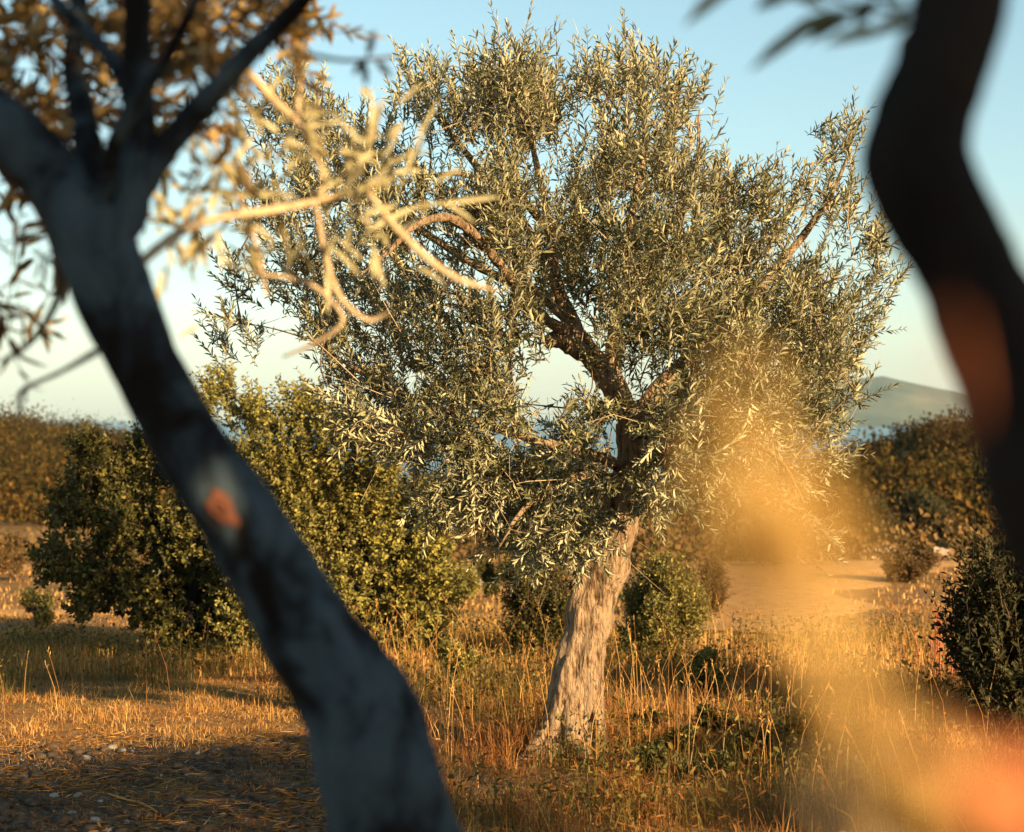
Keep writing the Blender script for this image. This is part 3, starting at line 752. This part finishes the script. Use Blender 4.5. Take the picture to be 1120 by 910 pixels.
bushy_tree('evergreen_tree', 'dark low evergreen tree left of the blurred curved trunk', 205, 14.3,
           [(170, 500, 42), (110, 520, 40), (225, 520, 40), (75, 560, 34), (140, 570, 50), (210, 590, 55), (265, 560, 40), (60, 615, 30), (110, 630, 46), (170, 650, 50), (235, 660, 52), (275, 620, 40), (190, 700, 36), (90, 665, 18), (300, 660, 34), (95, 490, 22), (285, 725, 20)],
           2300, .046, .030, M_CAROB, trunks=4, stump=.07)
bushy_tree('evergreen_tree', 'taller pale-topped evergreen tree between the curved trunk and the large olive', 400, 14.0,
           [(240, 420, 24), (222, 445, 24), (270, 450, 34), (330, 450, 42), (300, 490, 44), (365, 480, 46), (330, 530, 52), (400, 540, 56), (290, 570, 46), (350, 590, 56), (430, 600, 54), (300, 640, 46), (370, 650, 52), (440, 655, 42), (400, 690, 32), (340, 690, 34), (470, 610, 34), (255, 510, 36), (240, 560, 44), (250, 620, 44), (265, 680, 38), (480, 650, 34), (455, 690, 30), (420, 490, 44), (460, 550, 40)],
           3300, .043, .022, M_SHRUB, trunks=4, stump=.06, up=.5)


def shrub(label, px, d, rx, ry, cyoff, n, L, W, mat, group='wild shrubs on the slope', cat='shrub', name='shrub'):
    x = (px - 560) / F * d; z0 = gz(x, d)
    base = 455 - (z0 - CH) / d * F
    k = max(5, int(rx * ry / 250)); cl = []
    for i in range(k):
        a = RNG.uniform(0, 6.28); rr = math.sqrt(RNG.random()) * .7
        cl.append((px + rx * rr * math.cos(a), base - ry * .95 + ry * rr * math.sin(a), .42 * min(rx, ry)))
    root = empty(name, (x, d, z0)); tag(root, label, cat, group)
    b = Buf(); clumps = []
    for (cx, cy, r) in cl:
        dd = d + RNG.normal(0, .35 * rx / F * d); q = P(cx, cy, dd); clumps.append((*q, r / F * dd))
        tube(b, [(x, d, z0 - .02), ((x + q[0]) / 2, (d + q[1]) / 2, (z0 + q[2]) / 2 + .03), q], [.012, .008, .003], 5, 7, .1, 0, 1, 1)
    clump_crown(b, clumps, int(n * 1.8), L, W, 7, .5 * max(rx, ry) / F * d, np.array([x, d, z0]), up=.4, mats=(0, 1), stem_r=.002 * max(1, d / 15), a0=65, a1=35, jit=.5)
    return local_build(b, 'foliage', [mat, M_DARKTWIG], root)


shrub('low bright green shrub left of the large olive trunk', 460, 14.8, 66, 46, 0, 640, .034, .016, M_SHRUB)
shrub('dark green shrub right behind the leaning olive trunk, left side', 588, 13.6, 52, 62, 0, 560, .035, .016, M_CAROB)
shrub('yellow-green shrub just right of the leaning olive trunk', 722, 13.2, 56, 60, 0, 640, .034, .015, M_SHRUB)
shrub('pale green shrub beyond the gap under the olive boughs', 500, 21, 40, 22, 0, 220, .05, .024, M_SHRUB)
shrub('small round dark shrub in the sunny gap', 540, 23, 22, 22, 0, 160, .05, .024, M_CAROB)
shrub('tall dry weedy shrub with bare stems below the golden blur', 775, 19.5, 44, 34, 0, 260, .05, .018, M_BROWNSHRUB)
shrub('small brown bush at the edge of the pale path', 925, 33, 28, 17, 0, 180, .08, .04, M_BROWNSHRUB)
shrub('large dark round bush on the far slope', 990, 41, 58, 36, 0, 620, .11, .055, M_DARKSHRUB, cat='bush')
shrub('dark flat bush in front of the pale rocks', 1010, 36, 36, 12, 0, 200, .08, .04, M_DARKSHRUB)
shrub('brown flattened bush beside the dark one near the rocks', 1072, 37, 40, 13, 0, 200, .08, .04, M_BROWNSHRUB)
shrub('low brown thicket patch on the pale field', 985, 24, 44, 15, 0, 260, .06, .025, M_BROWNSHRUB)
shrub('big shaded shrub at the right edge of the field', 1122, 9.6, 92, 118, 0, 700, .05, .020, M_DARKSHRUB)
shrub('scraggly dark shrub left of the evergreen tree', 40, 18, 34, 16, 0, 160, .045, .02, M_CAROB)
shrub('grey green shrub at the foot of the left hill', 20, 27, 40, 22, 0, 200, .06, .03, M_BROWNSHRUB)
shrub('small leafy green clump in the grass left of the olive trunk', 500, 12.2, 40, 22, 0, 160, .035, .016, M_SHRUB)
shrub('leafy weed clump growing in the sunny grass right of the trunk', 770, 11.2, 34, 24, 0, 160, .032, .018, M_SHRUB, cat='plant')
shrub('small dark weed clump in the shaded grass', 885, 9.3, 26, 18, 0, 80, .035, .018, M_CAROB, cat='plant')
for wx, wd_, wr in ((705, 9.3, 24), (745, 8.9, 30), (790, 9.6, 26), (830, 8.7, 30), (865, 9.2, 26), (770, 8.2, 30), (720, 8.4, 22)):  # dark plants added where the grass should look more deeply shaded
    shrub('low dark green clump added to deepen the shade right of the large trunk', wx, wd_, wr, 17, 0, 70, .036, .018, M_CAROB, 'added shade clumps right of the trunk', 'plant', 'weed')
shrub('dark bush above the right edge thicket', 1090, 30, 44, 20, 0, 240, .08, .04, M_DARKSHRUB)


# ------------------------------------------------------------------ far woods (one mass)
def wood(name, label, pts, size, L, mat, per=170):
    b = Buf(); N = len(pts)
    z = ground_z(pts[:, 0], pts[:, 1])
    r = size * np.clip(np.exp(RNG.normal(-.15, .5, N)), .28, 2.1)
    dirs = unit(RNG.normal(0, 1, (N, per, 3))); dirs[..., 2] = np.abs(dirs[..., 2]) - .15
    dirs *= (1 + .25 * RNG.normal(0, 1, (N, per, 1)))
    pos = np.stack([pts[:, 0], pts[:, 1], z + r * .25], 1)[:, None] + dirs * r[:, None, None] * np.array([1.15, 1.15, .85])
    d = unit(dirs + RNG.normal(0, .8, (N, per, 3))); nn = unit(dirs + RNG.normal(0, .5, (N, per, 3)))
    LL = L * np.clip(r / size, .5, 1.1)[:, None] * RNG.uniform(.6, 1.4, (N, per))
    leaves(b, pos, d, nn, LL, LL * .7)
    o = b.build(name, mat, None); tag(o, label, 'woodland', None, 'stuff')


def scatter(n, b0, b1, d0, d1):
    bb = RNG.uniform(b0, b1, n); dd = d0 + (d1 - d0) * RNG.random(n) ** .8
    return np.stack([bb * dd, dd], 1)


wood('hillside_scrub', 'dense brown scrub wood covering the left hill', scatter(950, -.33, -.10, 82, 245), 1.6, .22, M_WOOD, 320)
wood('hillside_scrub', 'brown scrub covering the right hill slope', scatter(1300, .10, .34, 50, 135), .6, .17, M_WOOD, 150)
wood('valley_scrub', 'scattered scrub along the valley floor', scatter(480, -.16, .16, 40, 170), .6, .13, M_WOOD, 190)
wood('valley_scrub', 'low scattered scrub on the slope at the field edge', scatter(150, -.34, .34, 28, 50), .42, .10, M_BROWNSHRUB, 170)


# ------------------------------------------------------------------ grass
def blades(buf, x, y, h, w, lean=.35, mat=0, z=None):
    N = len(x); z = ground_z(x, y) if z is None else z
    a = RNG.uniform(0, 6.283, N); s = np.stack([np.cos(a), np.sin(a), np.zeros(N)], 1)
    la = RNG.uniform(0, 6.283, N); ld = np.stack([np.cos(la), np.sin(la), np.zeros(N)], 1) * (np.abs(RNG.normal(0, lean, N)) * h)[:, None]
    p0 = np.stack([x, y, z - .01], 1); up = np.array([0, 0, 1.0])
    p1 = p0 + up * (h * .55)[:, None] + ld * .3; p2 = p0 + up * h[:, None] * (1 - .25 * np.minimum(1, np.linalg.norm(ld, axis=1) / h))[:, None] + ld
    W = w[:, None]
    V = np.stack([p0 - s * W * .5, p0 + s * W * .5, p1 + s * W * .38, p1 - s * W * .38, p2], 1).reshape(-1, 3)
    k = np.arange(N)[:, None] * 5
    buf.add(V, k + np.array([[0, 1, 2, 3]]), k + np.array([[3, 2, 4]]), mat)


def pnoise(x, y, s, o=0.0):
    return (np.sin(x * s * 1.3 + o) * np.sin(y * s + 1.7 * o + .8 * np.sin(x * s * .7)) + np.sin((x + y) * s * 2.1 + 2 * o) * np.sin((x - y) * s * 1.7 - o)) * .5


def field(n, d0, d1, m=.9):
    y = d0 + (d1 - d0) * RNG.random(n); x = RNG.uniform(-1, 1, n) * (.275 * y + m)
    return x, y


def off_path(x, y):
    k = np.ones(len(x), bool)
    for s, w in PATHS:
        d = np.min(np.hypot(x[:, None] - s[None, ::2, 0], y[:, None] - s[None, ::2, 1]), axis=1)
        k &= (d > w * .62) | (RNG.random(len(x)) < .42)
    return k


def grass():
    # straw, near and middle
    b = Buf(); br = Buf()
    x, y = field(230000, 6.6, 12.5)
    bare = sstep(9.45, 9.0, y) * sstep(-.25, -.7, x)                      # the stony track
    short = sstep(-.6, -1.2, x)                                            # cropped sunny strip behind it
    cover = .25 + .3 * sstep(-.6, -.1, x) + .9 * pnoise(x, y, 1.9, .3) + .5 * pnoise(x, y, 6.5, 1.9)
    foot = np.hypot(x - .25, (y - 8.75) * .55) < .26                      # thin growth before the trunk
    keep = (RNG.random(len(x)) < np.where(foot, .3, 1)) & (RNG.random(len(x)) < np.maximum(cover, .55 * short) * (1 - .35 * bare))
    x, y, bare, short = x[keep], y[keep], bare[keep], short[keep]
    tuft = np.clip(.5 + 1.1 * pnoise(x, y, 4.3, 1.1), .14, 1.5)
    h = (RNG.uniform(.03, .16, len(x)) + .14 * (RNG.random(len(x)) < .08)) * tuft * (1 - .62 * short) * (1 - .62 * bare) + .012
    wd = RNG.uniform(.0018, .004, len(x))
    rus = RNG.random(len(x)) < np.clip(.35 + 1.2 * pnoise(x, y, 1.1, 4.2) + .5 * sstep(9.2, 8.2, y) - .3 * short, .05, .95)
    blades(b, x[~rus], y[~rus], h[~rus], wd[~rus], .75)
    blades(br, x[rus], y[rus], h[rus], wd[rus], .9)
    # curled dry leaves and litter lying through the grass
    xs, ys = field(16000, 6.8, 12)
    k = (RNG.random(len(xs)) < .5 + .6 * pnoise(xs, ys, 1.4, 3.1)); xs, ys = xs[k], ys[k]; n2 = len(xs)
    leaves(br, np.stack([xs, ys, ground_z(xs, ys) + RNG.uniform(.005, .12, n2) * (xs > -.5)], 1), RNG.normal(0, 1, (n2, 3)) * [1, 1, .5], RNG.normal(0, .6, (n2, 3)) + np.array([0, -.3, 1.]), RNG.uniform(.02, .06, n2), RNG.uniform(.004, .012, n2))
    tag(br.build('dry_grass', M_RUSSET), 'russet dry grass and litter in the near field', 'grass', None, 'stuff')
    x, y = field(90000, 12.5, 20)
    keep = (RNG.random(len(x)) < .6 + .5 * pnoise(x, y, 1.1, 2)) & off_path(x, y)
    x, y = x[keep], y[keep]
    blades(b, x, y, RNG.uniform(.06, .24, len(x)) * (1 - .6 * sstep(14, 18, y)) * np.clip(.7 + .6 * pnoise(x, y, 2.3, .4), .2, 1.4), RNG.uniform(.004, .008, len(x)), .4)
    x, y = field(60000, 20, 40, 2)
    keep = (RNG.random(len(x)) < .35 + .6 * pnoise(x, y, .6, 1)) & off_path(x, y)
    x, y = x[keep], y[keep]
    blades(b, x, y, RNG.uniform(.03, .10, len(x)), RNG.uniform(.008, .02, len(x)), .4)
    xs = RNG.uniform(-2.9, -.5, 9000); ys = RNG.uniform(6.9, 9.5, 9000)
    k = RNG.random(9000) < .35 + .9 * pnoise(xs, ys * 2.2, 2.1, .7); xs, ys = xs[k], ys[k]
    a_ = RNG.uniform(0, 6.28, len(xs)); dd_ = np.stack([np.cos(a_), np.sin(a_), RNG.normal(.12, .15, len(xs))], 1)
    leaves(b, np.stack([xs, ys, ground_z(xs, ys) + .006], 1), dd_, RNG.normal(0, .4, (len(xs), 3)) + np.array([0, 0, 1.]), RNG.uniform(.03, .11, len(xs)), RNG.uniform(.002, .004, len(xs)))
    tag(b.build('dry_grass', M_STRAW), 'golden dry grass over the field', 'grass', None, 'stuff')
    # rank growth round the foot of the large trunk
    br = Buf(); n = 1500; a = RNG.uniform(-.5, 3.64, n); rr = .17 + .38 * RNG.random(n) ** 1.4
    x, y = .27 + rr * np.cos(a), 8.98 + rr * np.sin(a)
    blades(br, x, y, RNG.uniform(.06, .3, n) * (1 - .7 * (rr - .17)), RNG.uniform(.002, .0045, n), .6)
    tag(br.build('dry_grass', M_RUSSET), 'rank russet grass round the foot of the large olive trunk', 'grass', None, 'stuff')
    # tall seed-headed straws
    b = Buf(); x, y = field(3000, 7.2, 15)
    keep = (RNG.random(len(x)) < .35 + .5 * pnoise(x, y, 1.3, .9)) & ~((y < 9.6) & (x < -.35))
    keep &= (x > -1.2) | (RNG.random(len(x)) < .25)
    x, y = x[keep], y[keep]; N = len(x); z = ground_z(x, y)
    h = RNG.uniform(.22, .5, N); ln = RNG.normal(0, .22, (N, 2)) * h[:, None]
    a = np.stack([x, y, z], 1); m = a + np.stack([ln[:, 0] * .3, ln[:, 1] * .3, h * .55], 1); t = a + np.stack([ln[:, 0], ln[:, 1], h], 1)
    stems(b, a, m, t, .0016, .0009, 0)
    dd = unit(t - m)
    for k in range(5):
        leaves(b, t - dd * (.012 * k), dd + RNG.normal(0, .35, (N, 3)), RNG.normal(0, 1, (N, 3)), RNG.uniform(.014, .03, N), np.full(N, .005))
    tag(b.build('seed_grass', M_STRAW), 'tall thin straws with seed heads among the grass', 'grass', None, 'stuff')
    # green undergrowth
    b = Buf(); x, y = field(100000, 7.0, 16)
    keep = (RNG.random(len(x)) < .22 + .9 * pnoise(x, y, 1.5, 2.4)) & ~((y < 9.6) & (x < -.3)) & ((x > -1.0) | (y > 10.6))
    x, y = x[keep], y[keep]
    blades(b, x, y, RNG.uniform(.05, .24, len(x)), RNG.uniform(.0025, .0055, len(x)), .7)
    N = len(x); sel = RNG.random(N) < .45; xs, ys = x[sel], y[sel]; n2 = len(xs)
    leaves(b, np.stack([xs, ys, ground_z(xs, ys) + RNG.uniform(.03, .25, n2)], 1), RNG.normal(0, 1, (n2, 3)) + np.array([0, 0, .5]), RNG.normal(0, .6, (n2, 3)) + np.array([0, 0, 1.]), RNG.uniform(.02, .045, n2), RNG.uniform(.01, .02, n2))
    tag(b.build('green_grass', M_GREENGRASS), 'yellow green grass and leafy weeds in the field', 'grass', None, 'stuff')


grass()


# ------------------------------------------------------------------ stones, stalks
M_STONE = simple_mat('pale_stone', [(.3, (.12, .11, .1)), (.55, (.24, .22, .2)), (.8, (.38, .35, .31))], 40, .9, .5, .006)
M_ROCK = simple_mat('tan_rock', [(.3, (.25, .18, .12)), (.55, (.45, .34, .24)), (.8, (.6, .48, .36))], 3, .9, .8, .1)


def rock_mesh(name, seed, mat, n=2, amp=.35, flat=.6):
    import bmesh
    bm = bmesh.new(); bmesh.ops.create_icosphere(bm, subdivisions=n, radius=1)
    for v in bm.verts:
        k = 1 + amp * mnoise.noise(v.co * 1.1 + Vector((seed, 0, 0))) + amp * .5 * mnoise.noise(v.co * 2.7 + Vector((0, seed, 0)))
        v.co = Vector((v.co.x * k * 1.2, v.co.y * k, v.co.z * k * flat))
    me = bpy.data.meshes.new(name); bm.to_mesh(me); bm.free(); me.materials.append(mat)
    return me


M_CLOD = simple_mat('earth_clod', [(.3, (.03, .02, .013)), (.6, (.09, .062, .04)), (.8, (.17, .13, .09))], 30, .95, .6, .01)
b = Buf()
for c in range(3):
    me = rock_mesh('clod', 30 + c, M_CLOD, 1, .5, .6); vv = np.array([v.co for v in me.vertices]); tt = np.array([p.vertices for p in me.polygons]); bpy.data.meshes.remove(me)
    for i in range(330):
        y = RNG.uniform(7.0, 9.4); x = RNG.uniform(-.3 * y, -.5); k = .006 + .03 * RNG.random() ** 3; a = RNG.uniform(0, 6.28)
        rm = np.array([[math.cos(a), -math.sin(a), 0], [math.sin(a), math.cos(a), 0], [0, 0, 1]])
        b.add(vv @ rm.T * k + np.array([x, y, gz(x, y) + k * .15]), None, tt)
tag(b.build('gravel', M_CLOD), 'dark earth clods and grit strewn over the shaded bare soil', 'gravel', None, 'stuff')
protos = [rock_mesh('stone', s * 3.7, M_STONE) for s in range(4)]
for i in range(46):
    y = RNG.uniform(7.2, 9.4); x = RNG.uniform(-.272 * y, -.75)
    o = bpy.data.objects.new('stone', protos[i % 4]); COL.objects.link(o)
    s = RNG.choice([.006, .009, .012, .017, .024], p=[.35, .3, .2, .11, .04])
    o.location = (x, y, gz(x, y) + s * .25); o.scale = (s, s, s); o.rotation_euler = (RNG.uniform(-.3, .3), RNG.uniform(-.3, .3), RNG.uniform(0, 6.28))
    tag(o, 'small pale stone lying on the shaded bare soil at lower left', 'stone', 'stones on the bare soil')
rp = [rock_mesh('rock', 10 + s * 5.1, M_ROCK, 3, .5, .55) for s in range(3)]
for i, (px, d, s, lab) in enumerate([(975, 38.6, .34, 'pale tan rock below the large dark bush, left one'), (1000, 38.8, .42, 'broadest pale tan rock below the large dark bush'), (1025, 39, .3, 'pale tan rock below the large dark bush, right one'), (948, 38.5, .2, 'smallest pale tan rock at the left end of the outcrop'),
                                     (522, 27, .3, 'tan rock showing in the sunny gap left of the trunk')]):
    x = (px - 560) / F * d; o = bpy.data.objects.new('rock', rp[i % 3]); COL.objects.link(o)
    o.location = (x, d, gz(x, d) + s * .2); o.scale = (s * 1.2, s, s); o.rotation_euler = (0, 0, i * 1.3)
    tag(o, lab, 'rock', 'pale rocks on the slope')

b = Buf()
q = [P(128, 872, 8.0), P(118, 868, 8.0), P(138, 880, 7.95), P(152, 892, 7.9), P(164, 905, 7.8), P(172, 930, 7.7)]
q = [p + np.array([0, 0, max(0, gz(p[0], p[1]) + .01 - p[2])]) for p in q]
tube(b, q[1:], [.003, .004, .004, .0045, .004], 6, 24)
o = b.build('dry_stalk', M_STRAW, None, origin=q[3]); tag(o, 'pale curved dry stalk arching over the shaded bare soil', 'stalk')
for i in range(16):
    px = RNG.uniform(1012, 1062); d = RNG.uniform(11.6, 12.6); x = (px - 560) / F * d; z0 = gz(x, d)
    b = Buf(); h = RNG.uniform(.26, .5); l = RNG.normal(0, .035, 2)
    tube(b, [(x, d, z0 - .02), (x + l[0] * .5, d + l[1] * .5, z0 + h * .5), (x + l[0], d + l[1], z0 + h)], [.005, .0045, .003], 6, 8)
    n = 16; tt = RNG.uniform(.45, 1, n)[:, None]; base = np.array([x, d, z0]) + np.array([l[0], l[1], h]) * tt
    leaves(b, base, RNG.normal(0, .5, (n, 3)) + np.array([0, 0, .8]), RNG.normal(0, 1, (n, 3)), RNG.uniform(.015, .03, n), np.full(n, .006))
    o = b.build('dry_stalk', M_REDSTALK, None, origin=(x, d, z0)); tag(o, 'thin reddish dry stalk standing in the row near the shaded right shrub', 'stalk', 'reddish dry stalks near the right edge')

# ------------------------------------------------------------------ air
HAZE = True
if HAZE:
    b = Buf(); x0, x1, y0, y1, z0, z1 = -6000, 6000, -3000, 8700, -28, 130
    V = [(x0, y0, z0), (x1, y0, z0), (x1, y1, z0), (x0, y1, z0), (x0, y0, z1), (x1, y0, z1), (x1, y1, z1), (x0, y1, z1)]
    b.add(V, [(3, 2, 1, 0), (4, 5, 6, 7), (0, 1, 5, 4), (1, 2, 6, 5), (2, 3, 7, 6), (3, 0, 4, 7)])
    m, nt, out = mat_new('haze_air'); v = nt.nodes.new('ShaderNodeVolumePrincipled')
    v.inputs['Color'].default_value = (.55, .84, 1.0, 1); v.inputs['Density'].default_value = .00007; v.inputs['Anisotropy'].default_value = .0
    nt.links.new(v.outputs[0], out.inputs['Volume'])
    tag(b.build('haze', m, None, False), 'thin bluish haze lying over the far sea and mountain', 'haze', None, 'stuff')

# ------------------------------------------------------------------ light, sky, camera
w = bpy.data.worlds.new('World'); SC.world = w; w.use_nodes = True
nt = w.node_tree; nt.nodes.clear()
sky = nt.nodes.new('ShaderNodeTexSky'); sky.sky_type = 'NISHITA'; sky.sun_disc = False
sky.sun_elevation = SUN_EL; sky.sun_rotation = SUN_AZ; sky.air_density = 1.0; sky.dust_density = .6; sky.ozone_density = 1.2
bg = nt.nodes.new('ShaderNodeBackground'); bg.inputs['Strength'].default_value = .057
ow = nt.nodes.new('ShaderNodeOutputWorld'); hs = nt.nodes.new('ShaderNodeHueSaturation'); hs.inputs['Saturation'].default_value = .86; hs.inputs['Hue'].default_value = .478
nt.links.new(sky.outputs[0], hs.inputs['Color']); nt.links.new(mixc(nt, 1.0, hs.outputs[0], (.93, 1.025, 1.04), 'MULTIPLY'), bg.inputs['Color']); nt.links.new(bg.outputs[0], ow.inputs['Surface'])

L = bpy.data.lights.new('sun', 'SUN'); L.energy = 5.0; L.angle = math.radians(.53); L.color = (1.0, .71, .375)
so = bpy.data.objects.new('sun', L); COL.objects.link(so)
tosun = Vector((math.sin(SUN_AZ) * math.cos(SUN_EL), math.cos(SUN_AZ) * math.cos(SUN_EL), math.sin(SUN_EL)))
so.rotation_euler = tosun.to_track_quat('Z', 'Y').to_euler(); so.location = tosun * 20

cam = bpy.data.cameras.new('camera'); cam.sensor_width = 36; cam.lens = 36 * F / 1120
cam.clip_start = .05; cam.clip_end = 20000
cam.dof.use_dof = True; cam.dof.focus_distance = 8.9; cam.dof.aperture_fstop = (cam.lens / 1000) / .0165
co = bpy.data.objects.new('camera', cam); COL.objects.link(co); co.location = (0, 0, CH); co.rotation_euler = (math.radians(90), 0, 0)
SC.camera = co
SC.view_settings.view_transform = 'Standard'; SC.view_settings.look = 'None'; SC.view_settings.gamma = 1; SC.view_settings.exposure = 1.6
SC.view_settings.use_curve_mapping = False
SC.cycles.use_denoising = True
SC.cycles.max_bounces = 6; SC.cycles.transparent_max_bounces = 4; SC.cycles.volume_bounces = 0
